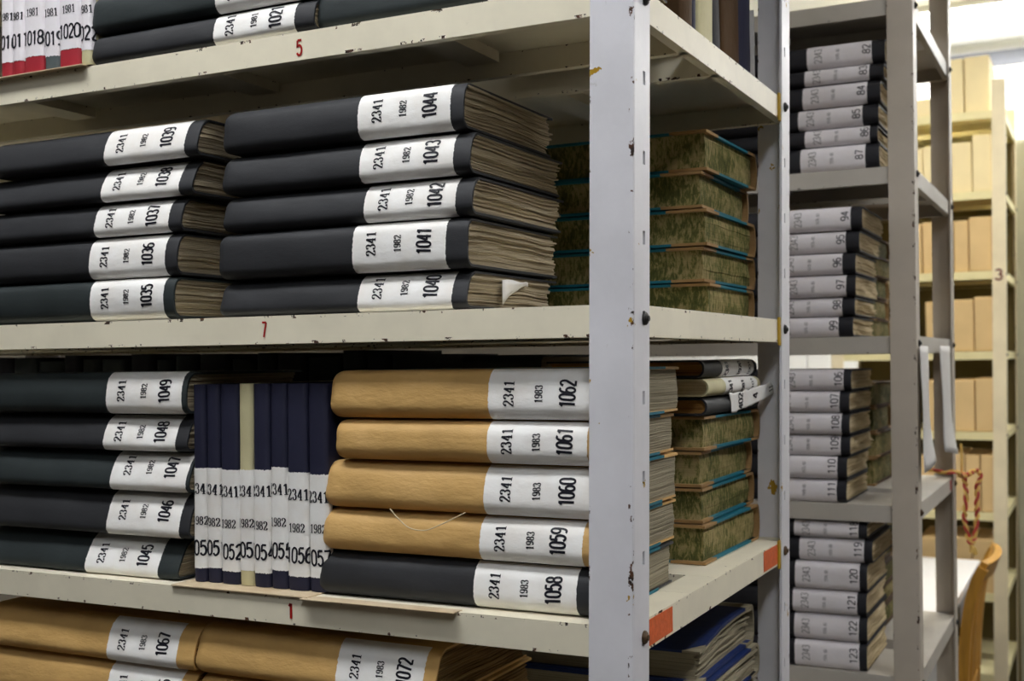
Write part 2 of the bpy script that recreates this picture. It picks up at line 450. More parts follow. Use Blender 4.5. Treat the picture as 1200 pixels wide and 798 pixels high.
LA = {3: .928, 2: .636, 1: .3437, 0: .0505, -1: -.2401, -2: -.531, -3: -.823, -5: -1.407}
rA, sA = rack('nearest white steel shelf rack full of black and tan volumes', -.3755, -1.76, 1.0, 1.5925, LA, .016, .0426,
              M['post'], M['shelf'], [(1.0035, 1.178), (1.276, 1.588)], visible=(1, 0, -1, -2), bracket=True)
LB = {k: -.0 + .0357 + .2925*k for k in (3, 2, 1, 0, -1, -2, -3, -5)}
LB.update({1: .3283, 0: .0357, -1: -.2557, -2: -.5477, 2: .620, 3: .912})
rB, sB = rack('middle greyish steel rack of binders labelled 2343', -.2838, -2.30, 2.12, 2.70, LB, .0058, .0434,
              M['postB'], M['shelfB'], [(2.1235, 2.32), (2.40, 2.696)], visible=(1, 0, -1, -2, 2), holes=False)
LC = {k: .0155 + .2915*k for k in (3, 2, 1, 0, -1, -2, -3, -4)}
rC, sC = rack('far cream steel rack of kraft boxes with the red 3', -.3108, -.93, 4.62, 5.22, LC, .0133, .0457,
              M['postC'], M['shelfC'], [(4.6235, 4.86), (4.96, 5.216)], visible=(2, 1, 0, -1), ztop=2.50, back=2.36)

def numeral(ch, parent, x, zc, h, w, y, m, bold=.15):
    b = MB(); digits(b, lambda u, v: (x+u, y, zc+v), ch, 0, 0, h, w/.74, 'sans', bold)
    return b.build('painted_numeral', m, parent)
numeral('5', sA[(1, 0)], -.7392, -.0165, .0155, .0062, 1.0035-.0006, M['redink'])
numeral('7', sA[(0, 0)], -.7873, -.0142, .0150, .0052, 1.0035-.0006, M['redink'])
numeral('1', sA[(-1, 0)], -.7563, -.0150, .0150, .0050, 1.0035-.0006, M['redink'], .22)
b = MB(); digits(b, lambda u, v: (-.0238+u, -.0006, 1.7915+v), '3', 0, 0, .037, .021/.74, 'sans', .19)
b.build('painted_numeral', M['maroon'], [c for c in rC.children if c.name.startswith('post')][0])
for ya, yb, zo in ((1.054, 1.121, -.0005), (1.4725, 1.546, 0)):
    b = MB(); b.box(-.3755-.016*.24-.0045+.0001, -.3755-.016*.24-.0045+.0005, ya, yb, -.0268, -.0018+zo)
    o = b.build('sticker', M['sticker'], sA[(-1, 'rail')]); o['label'] = 'orange paper sticker'
b = MB(); b.tube([(-.2838-.0058*.26-.0045, 2.640, -.0145), (-.2838-.0058*.26-.0040, 2.640, -.0145)], .0115, 20)
o = b.build('sticker', M['redsticker'], sB[(-1, 'rail')]); o['label'] = 'round red sticker'

# ------------------------------------------------------------------ books
rng = random.Random(4)
class Profile:
    """cross-section of a bound case: bottom board, rounded spine, top board; s = 0 at mid spine"""
    def __init__(s, T, Wd, rc, bulge, shear):
        P = [(Wd, 0.0)]
        n = 8
        for i in range(1, n): P.append((Wd+(rc-Wd)*i/n, 0.0))
        P += [(rc+rc*math.cos(math.radians(a)), rc+rc*math.sin(math.radians(a))) for a in range(270, 179, -15)]
        for i in range(1, 8): P.append((0, rc+(T-2*rc)*i/8))
        P += [(rc+rc*math.cos(math.radians(a)), T-rc+rc*math.sin(math.radians(a))) for a in range(180, 89, -15)]
        for i in range(1, n+1): P.append((rc+(Wd-rc)*i/n, T))
        s.T = T
        Q = []
        for y, z in P:
            q = (z-T/2)/(T/2)
            wgt = max(0, 1-y/(.6*T))
            Q.append((y+bulge*q*q*wgt+shear*(z/T), z))
        s.P = Q; s.S = [0.0]
        for a, c in zip(Q, Q[1:]): s.S.append(s.S[-1]+math.dist(a, c))
        # zero at mid spine
        m = min(range(len(Q)), key=lambda i: abs(Q[i][1]-T/2)+(100 if Q[i][0] > .05 else 0))
        s0 = s.S[m]; s.S = [v-s0 for v in s.S]
    def at(s, q):
        S = s.S; q = max(S[0], min(S[-1], q))
        lo, hi = 0, len(S)-1
        while hi-lo > 1:
            m = (lo+hi)//2
            if S[m] <= q: lo = m
            else: hi = m
        f = (q-S[lo])/max(1e-9, S[hi]-S[lo]); a, c = s.P[lo], s.P[hi]
        dy, dz = c[0]-a[0], c[1]-a[1]; L = math.hypot(dy, dz) or 1
        return a[0]+dy*f, a[1]+dz*f, -dz/L, dy/L         # point and outward normal (y, z)
    def front(s, z):
        """y of the spine side at height z"""
        best = None
        for a, c in zip(s.P, s.P[1:]):
            if (a[1]-z)*(c[1]-z) <= 0 and abs(a[1]-c[1]) > 1e-7:
                f = (z-a[1])/(c[1]-a[1]); y = a[0]+(c[0]-a[0])*f
                best = y if best is None else min(best, y)
        return best if best is not None else 0

def page_block(r, x0, x1, yf, y1, z0, z1, rows, ny, amp, wav, sag=0):
    """leaves of paper, ragged at the tail (x1) and fore-edge (y1)"""
    loops = []; ph = [r.uniform(0, 6.28) for _ in range(4)]
    zs = []
    for j in range(rows+1):
        z = z0+(z1-z0)*j/rows
        zs += [z] if j in (0, rows) else [z-.0002, z+.0002]
    off = 0; offy = 0; nx = 4
    for j, z in enumerate(zs):
        if j % 2 == 0: off = r.gauss(0, amp); offy = r.gauss(0, amp*1.8)
        f = (z-z0)/(z1-z0); L = []
        ya = yf(z)
        bow = .003*math.sin(PI*f)
        yb = y1+offy+wav*1.5*math.sin(f*5+ph[0])
        def zw(x, y): return z+sag*math.sin(PI*f)*math.sin(y*30+ph[3])+.0007*math.sin(PI*f)*math.sin(y*70+ph[2]+f*3)
        for i in range(nx+1): x = x0+(x1-x0)*i/nx; L.append((x+(bow*.3+off if i == nx else 0), ya, zw(x, ya)))
        for i in range(1, ny+1):
            y = ya+(yb-ya)*i/ny
            dx = off+bow*.3+wav*math.sin(y*40+f*4+ph[1])*math.sin(PI*f)+r.gauss(0, amp*.25)
            L.append((x1+dx, y, zw(x1, y)))
        for i in range(1, nx+1): x = x1+(x0-x1)*i/nx; L.append((x+(bow+offy)*0, yb+r.gauss(0, amp*.3), zw(x, yb)))
        loops.append(L)
    V = [p for L in loops for p in L]; n = len(loops[0]); F = []
    for j in range(len(loops)-1):
        for i in range(n): F.append((j*n+i, j*n+(i+1) % n, j*n+n+(i+1) % n, j*n+n+i))
    F.append(tuple(range(n))[::-1]); F.append(tuple((len(loops)-1)*n+i for i in range(n)))
    b = MB(); b.add(V, F); return b

def book(label, cat, group, loc, L, T, Wd, style, lab, texts, rot=(0, 0, 0), shear=0, pg='pg_brown', rc=None, bulge=.004,
         name='bound_volume', labmat='label', jag=.00022, amp=.0009, wav=.0012, seed=0, wob=.0007, recess=.002, rows=None, sag=.0, round_head=True, boards=None):
    r = random.Random(seed*7+11)
    t = thing(name, label, cat, loc, group); t.rotation_euler = rot
    T = T-.0019
    if abs(rot[1]) < .1: t.location.z += .0009
    else: t.location.z += .0004
    if rc is None: rc = min(.010, .26*T)
    pr = Profile(T, Wd, rc, bulge, shear); ph = [r.uniform(0, 6.28) for _ in range(6)]
    tk = .0024 if T > .02 else .0014
    def S(x, s, off):
        y, z, ny, nz = pr.at(s)
        d = wob*(math.sin(x*23+ph[0])+.6*math.sin(x*51+s*60+ph[1])+.5*math.sin(s*110+ph[2]))
        edge = max(0, 1-(x+L)/.010)**2 if round_head else 0
        e2 = max(0, 1-(-x)/.006)**2*.35
        k = 1-.10*(edge+e2)
        z2 = T/2+(z-T/2)*k
        fr = max(0, 1-abs(s)/(T*.5+.02))
        return (x, y+ny*(off-max(0, d)*.0)+(d+.0045*edge+.002*e2)*fr, z2+nz*off)
    smax, smin = pr.S[-1], pr.S[0]
    ss = sorted(set([smin, smax]+[v for v in pr.S])); 
    xs = [-L, -L+.002, -L+.005, -L+.010]+[-L+.010+(L-.016)*i/12 for i in range(1, 12)]+[-.006, -.003, 0]
    b = MB(); V = []; F = []
    for off in (0, -tk):
        for x in xs:
            for s in ss: V.append(S(x, s, off))
    nx, ns = len(xs), len(ss); B0 = nx*ns
    for i in range(nx-1):
        for j in range(ns-1):
            a, c, d, e = i*ns+j, (i+1)*ns+j, (i+1)*ns+j+1, i*ns+j+1
            F.append((a, e, d, c)); F.append((B0+a, B0+c, B0+d, B0+e))
    for j in range(ns-1):
        F.append((j, B0+j, B0+j+1, j+1)); a = (nx-1)*ns+j; F.append((a, a+1, B0+a+1, B0+a))
    for i in range(nx-1):
        F.append((i*ns, (i+1)*ns, B0+(i+1)*ns, B0+i*ns)); a = i*ns+ns-1; F.append((a, B0+a, B0+a+ns, a+ns))
    b.add(V, F); cover = b.build('cover', M[style], t, smooth=45)
    yf = lambda z: pr.front(min(T-.0035, max(.0035, z)))+tk+.0012
    pb = page_block(r, -L+.004, -recess, yf, Wd-.003+r.uniform(-.004, .007), tk+.0002, T-tk-.0002, rows or max(6, int(T/.0021)), 10, amp, wav, sag)
    pb.build('pages', M[pg], t)
    if lab:
        xa, xb = lab; b = MB(); V = []; F = []
        sl = T*.5+.006; sv = [-sl+2*sl*i/40 for i in range(41)]; xv = 8
        ja = [r.gauss(0, jag) for _ in sv]; jb = [r.gauss(0, jag) for _ in sv]
        slant = r.uniform(-.02, .02)
        for k, s in enumerate(sv):
            for i in range(xv+1):
                f = i/xv; x = xa+(xb-xa)*f+ja[k]*(1-f)+jb[k]*f+slant*s
                V.append(S(x, s, .0004))
        for k in range(len(sv)-1):
            for i in range(xv): a = k*(xv+1)+i; F.append((a, a+xv+1, a+xv+2, a+1))
        b.add(V, F); lo = b.build('label', M[labmat], t, smooth=60)
        du = r.uniform(-.0012, .0012)
        for (txt, fr, h, ln, sty, bold, uo, ink) in texts:
            xc = xa+(xb-xa)*fr+r.uniform(-.001, .001); b = MB()
            digits(b, lambda u, v: S(-v, u, .0008), txt, uo+du+r.uniform(-.0006, .0006), -xc, h, ln, sty, bold, r.uniform(-.06, .06))
            b.build('printed_year' if len(txt) > 5 or abs(fr-.51) < .03 else 'printed_number', M[ink], lo)
    if boards:
        for z0 in (-.0002, T-tk-.0002):
            b = MB()
            for i in range(6): b.box(-L+.004, .0006, .045+(Wd-.09)*i/6, .045+(Wd-.09)*(i+1)/6, z0, z0+tk+.0004)
            b.v = [(x, y+shear*z/T, z) for x, y, z in b.v]
            o = b.build('board', M[boards], t)
    return t, S, pr

def txtA(num, year, dim=1.0, du=0.0):
    return [('2341', .205, .0106*dim, .0255*dim, 'serif', .12, du, 'ink'), (str(year), .50, .0078*dim, .0172*dim, 'serif', .12, du*.7, 'ink'),
            (str(num), .775, .0156*dim, .0262*dim, 'sans', .145, du, 'ink')]
STY = {'black': 'black cloth', 'green_black': 'green-black cloth', 'tan': 'tan cloth', 'navy': 'navy', 'cream': 'cream', 'red': 'red', 'greygreen': 'grey-green'}
def lying(vols, where, group, year, pg, depth=.208, **kw):
    n = len(vols)
    for i, (num, sty, xh, la, lb, xt, z0, z1, yf, sh) in enumerate(vols):
        pos = ['topmost' if i == 0 else 'lowest' if i == n-1 else 'second' if i == 1 else 'fourth' if i == n-2 else 'third'][0]
        lab = f'{STY[sty]} volume labelled {num}, {pos} {where}'
        du = {1040: .004, 1047: .006, 1046: .006, 1061: .003, 1062: .002}.get(num, .002)
        o = book(lab, 'book', group, (xt, yf, zz(z0)), xt-xh, z1-z0, depth+rng.uniform(-.008, .008), sty, (la-xt, lb-xt), txtA(num, year, 1, du),
                 shear=sh, pg=pg, seed=num, **kw)
        BOOKS[num] = o
BOOKS = {}

def spl(p, n=5):
    o = []
    for i in range(len(p)-1):
        p0, p1, p2, p3 = p[max(i-1, 0)], p[i], p[i+1], p[min(i+2, len(p)-1)]
        for k in range(n):
            f = k/n
            o.append(tuple(.5*((2*p1[c])+(-p0[c]+p2[c])*f+(2*p0[c]-5*p1[c]+4*p2[c]-p3[c])*f*f+(-p0[c]+3*p1[c]-3*p2[c]+p3[c])*f**3) for c in range(len(p1))))
    o.append(tuple(p[-1])); return o

# ---- measured volumes: number, cloth, head x, label from x, label to x, tail x, z bottom, z top, spine y, lean back
A0_LEFT = [
    (1039, 'black', -1.2126, -1.0176, -0.8994, -0.8826, 0.2294, 0.2738, 1.004, 0.016),
    (1038, 'black', -1.2202, -1.0232, -0.9083, -0.8902, 0.1875, 0.2294, 1.004, 0.019),
    (1037, 'black', -1.235, -1.0341, -0.9221, -0.905, 0.1476, 0.1875, 1.004, 0.013),
    (1036, 'black', -1.2391, -1.0397, -0.9249, -0.9091, 0.099, 0.1476, 1.004, 0.007),
    (1035, 'green_black', -1.2419, -1.0361, -0.9254, -0.9119, 0.0507, 0.099, 1.004, 0.001),
]
A0_RIGHT = [
    (1044, 'black', -0.8449, -0.669, -0.5627, -0.5486, 0.2255, 0.2737, 1.003, 0.006),
    (1043, 'black', -0.8465, -0.6686, -0.5604, -0.5426, 0.1817, 0.2255, 1.003, 0.01),
    (1042, 'black', -0.8458, -0.6639, -0.5581, -0.5404, 0.1413, 0.1817, 1.003, 0.01),
    (1041, 'black', -0.851, -0.6768, -0.5691, -0.5456, 0.0907, 0.1413, 1.003, 0.003),
    (1040, 'black', -0.8526, -0.6732, -0.5649, -0.5489, 0.0507, 0.0907, 1.003, 0.014),
]
AM1_LEFT = [
    (1049, 'green_black', -1.2264, -1.0248, -0.9122, -0.9062, -0.055, -0.0062, 1.014, 0.006),
    (1048, 'black', -1.2389, -1.0317, -0.9248, -0.9089, -0.097, -0.055, 1.014, 0.017),
    (1047, 'green_black', -1.2212, -1.0216, -0.9093, -0.9062, -0.1424, -0.097, 1.014, 0.017),
    (1046, 'black', -1.2265, -1.0285, -0.9195, -0.9062, -0.1935, -0.1424, 1.014, 0.018),
    (1045, 'green_black', -1.2536, -1.0621, -0.9521, -0.9236, -0.24, -0.1935, 1.014, 0.022),
]
AM1_TAN = [
    (1062, 'tan', -0.7182, -0.5331, -0.4246, -0.4127, -0.0569, -0.0064, 1.018, 0.006),
    (1061, 'tan', -0.7124, -0.5337, -0.4295, -0.4176, -0.0996, -0.0569, 1.018, 0.003),
    (1060, 'tan', -0.7268, -0.539, -0.4276, -0.4157, -0.1496, -0.0996, 1.018, 0.009),
    (1059, 'tan', -0.7295, -0.5443, -0.4359, -0.418, -0.1939, -0.1496, 1.018, 0.007),
    (1058, 'black', -0.7344, -0.5515, -0.4426, -0.4178, -0.2399, -0.1939, 1.018, 0.007),
]
AM2 = [
    (1067, 'tan', -1.2243, -1.0216, -0.9184, -0.8943, -0.3361, -0.2856, 1.006, 0.018),
    (1066, 'tan', -1.2271, -1.0207, -0.9152, -0.8971, -0.3876, -0.3361, 1.006, 0.012),
]
AM2B = [
    (1072, 'tan', -0.8922, -0.7076, -0.6038, -0.5903, -0.3359, -0.2822, 1.006, 0.016),
    (1071, 'tan', -0.8903, -0.7124, -0.6063, -0.5899, -0.3819, -0.3359, 1.006, 0.01),
]
A1 = [
    (1021, 'black', -1.0323, -0.8521, -0.744, -0.7204, 0.344, 0.3795, 1.0, 0.006),
]
A1b = [
    (1023, 'green_black', -1.0319, -0.8493, -0.7392, -0.7178, 0.3795, 0.4255, 1.0, 0.006),
]
A1c = [
    (1025, 'green_black', -0.7221, -0.4591, -0.3729, -0.3584, 0.344, 0.3862, 1.006, 0.004),
]
AM1_UP = [
    (1050, 'navy', -0.9041, -0.8859, -0.2385, -0.0218, -0.114, -0.2237, 1.024),
    (1051, 'navy', -0.8859, -0.8669, -0.2385, -0.0219, -0.1134, -0.2225, 1.024),
    (1052, 'navy', -0.8669, -0.841, -0.2385, -0.0219, -0.1146, -0.2247, 1.024),
    (1053, 'cream', -0.841, -0.8214, -0.2385, -0.021, -0.1139, -0.2223, 1.024),
    (1054, 'navy', -0.8214, -0.7986, -0.2385, -0.0211, -0.1133, -0.2236, 1.024),
    (1055, 'navy', -0.7986, -0.7762, -0.2385, -0.0211, -0.1099, -0.2193, 1.024),
    (1056, 'navy', -0.7762, -0.7497, -0.2385, -0.0212, -0.1146, -0.2239, 1.024),
    (1057, 'navy', -0.7497, -0.7238, -0.2385, -0.0212, -0.1164, -0.2239, 1.024),
]
A1_UP = [
    (1016, 'red', -1.1763, -1.1561, 0.3452, 0.5852, 0.481, 0.363, 1.0),
    (1017, 'red', -1.1561, -1.1362, 0.3452, 0.5852, 0.4778, 0.3626, 1.0),
    (1018, 'red', -1.1362, -1.1041, 0.3452, 0.5852, 0.4746, 0.3647, 1.0),
    (1019, 'greygreen', -1.1041, -1.08, 0.3452, 0.5852, 0.4695, 0.3617, 1.0),
    (1020, 'red', -1.08, -1.0463, 0.3452, 0.5852, 0.4656, 0.3661, 1.0),
    (1022, 'cream', -1.0463, -1.0285, 0.3452, 0.5852, 0.4603, 0.3619, 1.0),
]
B1 = [
    (82, 'binder', -0.639, -0.4631, -0.3511, -0.329, 0.5127, 0.5552, 2.124, 0.003),
    (83, 'binder', -0.6411, -0.4674, -0.3554, -0.3311, 0.4837, 0.5127, 2.124, 0.003),
    (84, 'binder', -0.6474, -0.4716, -0.3596, -0.3374, 0.4425, 0.4837, 2.124, 0.003),
    (85, 'binder', -0.6513, -0.4802, -0.3682, -0.3413, 0.4051, 0.4425, 2.124, 0.003),
    (86, 'binder', -0.6533, -0.4685, -0.3565, -0.3433, 0.3738, 0.4051, 2.124, 0.003),
    (87, 'binder', -0.6506, -0.4765, -0.3645, -0.3406, 0.3283, 0.3738, 2.124, 0.003),
]
B0 = [
    (94, 'binder', -0.6819, -0.5035, -0.3915, -0.3719, 0.2232, 0.2657, 2.124, 0.003),
    (95, 'binder', -0.6876, -0.5129, -0.4009, -0.3776, 0.1842, 0.2232, 2.124, 0.003),
    (96, 'binder', -0.6941, -0.5187, -0.4067, -0.3841, 0.1458, 0.1842, 2.124, 0.003),
    (97, 'binder', -0.6947, -0.5127, -0.4007, -0.3847, 0.1062, 0.1458, 2.124, 0.003),
    (98, 'binder', -0.6968, -0.5207, -0.4087, -0.3868, 0.0721, 0.1062, 2.124, 0.003),
    (99, 'binder', -0.7002, -0.5271, -0.4151, -0.3902, 0.0357, 0.0721, 2.124, 0.003),
]
BM1 = [
    (106, 'binder', -0.7052, -0.5203, -0.4083, -0.3952, -0.0585, -0.0203, 2.124, 0.003),
    (107, 'binder', -0.709, -0.5279, -0.4159, -0.399, -0.0976, -0.0585, 2.124, 0.003),
    (108, 'binder', -0.7089, -0.5248, -0.4128, -0.3989, -0.1366, -0.0976, 2.124, 0.003),
    (109, 'binder', -0.7096, -0.5277, -0.4157, -0.3996, -0.174, -0.1366, 2.124, 0.003),
    (110, 'binder', -0.7149, -0.5334, -0.4214, -0.4049, -0.2145, -0.174, 2.124, 0.003),
    (111, 'binder', -0.7163, -0.5349, -0.4229, -0.4063, -0.2557, -0.2145, 2.124, 0.003),
]
BM2 = [
    (118, 'binder', -0.6824, -0.4987, -0.3867, -0.3724, -0.3175, -0.2875, 2.124, 0.003),
    (119, 'binder', -0.6742, -0.4904, -0.3784, -0.3642, -0.3599, -0.3175, 2.124, 0.003),
    (120, 'binder', -0.6838, -0.4984, -0.3864, -0.3738, -0.4097, -0.3599, 2.124, 0.003),
    (121, 'binder', -0.6856, -0.5034, -0.3914, -0.3756, -0.452, -0.4097, 2.124, 0.003),
    (122, 'binder', -0.6856, -0.5016, -0.3896, -0.3756, -0.4995, -0.452, 2.124, 0.003),
    (123, 'binder', -0.6864, -0.5013, -0.3893, -0.3764, -0.5477, -0.4995, 2.124, 0.003),
]

lying(A0_LEFT, 'in the left stack on shelf 7', 'black volumes stacked above the shelf marked 7', 1982, 'pg_brown')
lying(A0_RIGHT, 'in the right stack on shelf 7', 'black volumes stacked above the shelf marked 7', 1982, 'pg_brown', wav=.002, amp=.0012, sag=.0012)
lying(AM1_LEFT, 'in the stack left of the navy books', 'dark volumes stacked left of the navy books', 1982, 'pg_brown')
lying(AM1_TAN, 'in the stack beside the white post', 'volumes stacked right of the navy books', 1983, 'pg_grey', rc=.013, amp=.00022, wav=.0008, rows=26, boards='teal')
lying(AM2, 'in the left stack, lowest visible shelf', 'tan volumes on the lowest visible shelf', 1983, 'pg_tan', rc=.013)
lying(AM2B, 'in the right stack, lowest visible shelf', 'tan volumes on the lowest visible shelf', 1983, 'pg_dark', rc=.013)
z = AM2[-1][6]; zb = AM2B[-1][6]
AM2C = [(1065, 'tan', -1.2250, -1.02, -.915, -.895, z-.048, z, 1.006, .012), (1064, 'tan', -1.2250, -1.02, -.915, -.895, -.531, z-.048, 1.006, .012)]
for num, sty, xh, la, lb, xt, z0, z1, yf, sh in AM2C:
    book(f'tan cloth volume labelled {num}, low in the left stack, below the frame edge', 'book', 'tan volumes on the lowest visible shelf', (xt, yf, zz(z0)), xt-xh, z1-z0, .205, sty, (la-xt, lb-xt), txtA(num, 1983), shear=sh, pg='pg_tan', rc=.013, seed=num)
for num, z0, z1 in ((1070, zb-.05, zb), (1069, zb-.10, zb-.05), (1068, -.531, zb-.10)):
    book(f'tan cloth volume labelled {num}, low in the right stack, below the frame edge', 'book', 'tan volumes on the lowest visible shelf', (-.590, 1.006, zz(z0)), .30, z1-z0, .205, 'tan', (-.12, -.016), txtA(num, 1983), shear=.01, pg='pg_dark', rc=.013, seed=num)
lying(A1, 'beside the red books, top shelf', 'dark volumes on the shelf marked 5', 1981, 'pg_brown')
(num, sty, xh, la, lb, xt, z0, z1, yf, sh) = A1b[0]
book('green-black volume lying on the volume labelled 1021, cut by the frame', 'book', 'dark volumes on the shelf marked 5', (xt, yf, zz(z0)), xt-xh, z1-z0, .205, sty, (la-xt, lb-xt), txtA(num, 1981), shear=sh, seed=num)
(num, sty, xh, la, lb, xt, z0, z1, yf, sh) = A1c[0]
book('green-black volume lying right of the volume labelled 1021, near the white post', 'book', 'dark volumes on the shelf marked 5', (-.412, yf, zz(z0)), -.412-xh, z1-z0, .205, sty, (la-xt+.015-.025, -.012), txtA(num, 1981), shear=sh, seed=num)

# upright slim volumes
ORD = ['first', 'second', 'third', 'fourth', 'fifth', 'sixth', 'seventh', 'eighth']
def upright(rows, year, group, fmt, depth, bold):
    for i, (num, sty, xa, xb, z0, z1, la, lb, yf) in enumerate(rows):
        L = z1-z0
        tx = [('2341', .21, .0112, .0262, 'serif', .12, .0008, 'ink'), (str(year), .53, .0088, .0200, 'serif', .12, .0, 'ink'), (str(num), .80, .0155, .0320, 'sans', .145, .0005, 'ink')]
        book(fmt.format(sty=STY[sty], num=num, o=ORD[i]), 'book', group, (xa+.0002, yf+rng.uniform(-.001, .001), zz(z0)), L, xb-xa-.0002+.0008, depth, sty,
             (-(la-z0), -(lb-z0)), tx, rot=(0, PI/2, 0), pg='pg_brown', rc=min(.004, .25*(xb-xa)), bulge=.002, labmat='labelB' if year == 1981 else 'label', name='slim_volume', seed=num, wob=.0003, round_head=False, jag=.0003, recess=.006)
upright(AM1_UP, 1982, 'upright slim books between the stacks', '{sty} slim upright book labelled {num}, {o} from left in its row', .19, .12)
upright(A1_UP, 1981, 'upright slim books with white labels, top left', 'white-labelled upright book {num} with {sty} foot, {o} from left, top shelf', .19, .12)

# middle rack binders
def binders(rows, where):
    n = len(rows)
    for i, (num, sty, xh, la, lb, xt, z0, z1, yf, sh) in enumerate(rows):
        pos = 'topmost' if i == 0 else 'lowest' if i == n-1 else ORD[i]
        w = .0175 if num < 100 else .0265
        tx = [('2343', .185, .0125, .0265, 'sans', .075, .001, 'ink2'), ('1976-80', .49, .0055, .020, 'sans', .10, .0, 'faint'), (str(num), .915, .0125, w, 'sans', .15, .003, 'ink2')]
        book(f'black binder with white label {num}, {pos} {where}', 'binder', 'binders stacked in the middle rack', (xt, yf+rng.uniform(0, .006), zz(z0)), xt-xh, z1-z0, .215, sty,
             (la-xt, lb-xt), tx, shear=sh, pg='pg_cream', labmat='labelB', seed=num, amp=.0014, wav=.0025, name='label_binder', rows=10, sag=.002, recess=.002)
binders(B1, 'in its stack, highest visible shelf')
binders(B0, 'in its stack, second visible shelf')
binders(BM1, 'in its stack, third visible shelf')
binders(BM2, 'in its stack, lowest visible shelf')

# old volumes with speckled edges and board covers
def old_book(label, group, loc, L, T, Wd, edge='green', board='teal', trim='oldtan', wedge=0.0, seed=0, rotz=0, name='old_ledger', amp=.0002, corner=.045, warpz=.0, rough=6, smooth=True):
    r = random.Random(seed+99); T -= .0015
    t = thing(name, label, 'book', loc, group); t.rotation_euler.z = rotz; t.location.z += .0008
    ph = r.uniform(0, 6.28)
    def wp(p):
        x, y, z = p
        return (x, y, z*(1+wedge*y/Wd)+warpz*(z/T)*math.sin(PI*y/Wd))
    def wb(b): b.v = [wp(p) for p in b.v]; return b
    bt = .0032
    pb = page_block(r, -L+.005, -.005, lambda z: .005+.004*math.sin(PI*z/T), Wd-.012, bt, T-bt, rough, 8, amp, .0008)
    # concave fore-edge towards the viewer
    wb(pb).build('page_block', M[edge], t)
    for z0 in (0, T-bt-.0002):
        b = MB(); n = 8
        for i in range(n): b.box(-L, 0, Wd*.94*i/n, Wd*.94*(i+1)/n, z0+.0002, z0+bt)
        wb(b).build('board', M[board], t)
        for sx in (0, 1):
            b = MB(); e = .0006; c = corner*r.uniform(.85, 1.2)
            X = (lambda q: e-q) if sx == 0 else (lambda q: -L-e+q)
            tri = [(X(0), -e), (X(c), -e), (X(c*.55), c*.45), (X(0), c)]
            V = [(x, y, z0+.0002-e*.3) for x, y in tri]+[(x, y, z0+bt+e*.3) for x, y in tri]
            F = [(0, 1, 2, 3), (7, 6, 5, 4)]+[(i, 4+i, 4+(i+1) % 4, (i+1) % 4) for i in range(4)]
            b.add(V, F); wb(b).build('cover_corner', M[trim], t)
    # leather spine wraps the back
    P = [(Wd-.040, -.0003)]+[(Wd-.008, -.0003)]+[(Wd-.008+.010*math.sin(math.radians(a)), T/2-(T/2+.0003)*math.cos(math.radians(a))) for a in range(15, 180, 15)]+[(Wd-.008, T+.0003), (Wd-.040, T+.0003)]
    Q = [(Wd-.040, bt), (Wd-.010, bt)]+[(Wd-.012+.010*math.sin(math.radians(a)), T/2-(T/2-bt)*math.cos(math.radians(a))) for a in range(15, 180, 15)]+[(Wd-.010, T-bt), (Wd-.040, T-bt)]
    b = MB(); n = len(P); V = []
    for x in (-L-.0006, .0006): V += [(x, y, z) for y, z in P]+[(x, y, z) for y, z in Q]
    F = []
    for i in range(n-1):
        F += [(i, i+1, 2*n+i+1, 2*n+i), (n+i+1, n+i, 3*n+i, 3*n+i+1), (i, n+i, n+i+1, i+1), (2*n+i, 2*n+i+1, 3*n+i+1, 3*n+i)]
    b.add(V, F); wb(b).build('spine', M[trim], t)
    return t
def old_stack(zs, xr, y0, L, Wd, where, group, **kw):
    n = len(zs)-1
    for i in range(n):
        z1, z0 = zs[i], zs[i+1]
        pos = 'topmost' if i == 0 else 'lowest' if i == n-1 else ORD[i]
        dx, dy = rng.uniform(-.006, .004), rng.uniform(-.003, .006)
        old_book(f'old volume with green speckled edges, {pos} in {where}', group, (xr+dx, y0+dy, zz(z0)), L, z1-z0, Wd, seed=i*13+int(abs(xr)*100), rotz=rng.uniform(-.02, .02), **{k: v for k, v in kw.items() if k != 'desc'})
old_stack([.274, .224, .179, .134, .091, .0505], -.417, 1.362, .33, .215, 'the stack right of the white post', 'green speckled volumes on the upper shelf')
old_stack([-.0667, -.108, -.151, -.193, -.2401], -.420, 1.340, .32, .232, 'the stack below three hand-labelled books', 'green speckled volumes on the lower shelf')
# blue-covered ragged volumes, lowest visible shelf
zb = [-.333, -.372, -.412, -.452, -.492, -.531]
for i in range(5):
    old_book(f'ragged grey volume with blue cover, {"topmost" if i == 0 else ORD[i] if i < 4 else "lowest"} under the orange-stickered rail', 'blue covered volumes under the stickered rail',
             (-.418+.006*math.sin(i*2), 1.315+.004*i, zz(zb[i+1])), .33, zb[i]-zb[i+1]-(.0 if i else 0), .232, edge='pg_grey', board='blue', trim='pg_grey', wedge=(.30 if i == 0 else 0), seed=50+i, amp=.0022, corner=.02, rough=16, warpz=(.008 if i == 0 else 0))
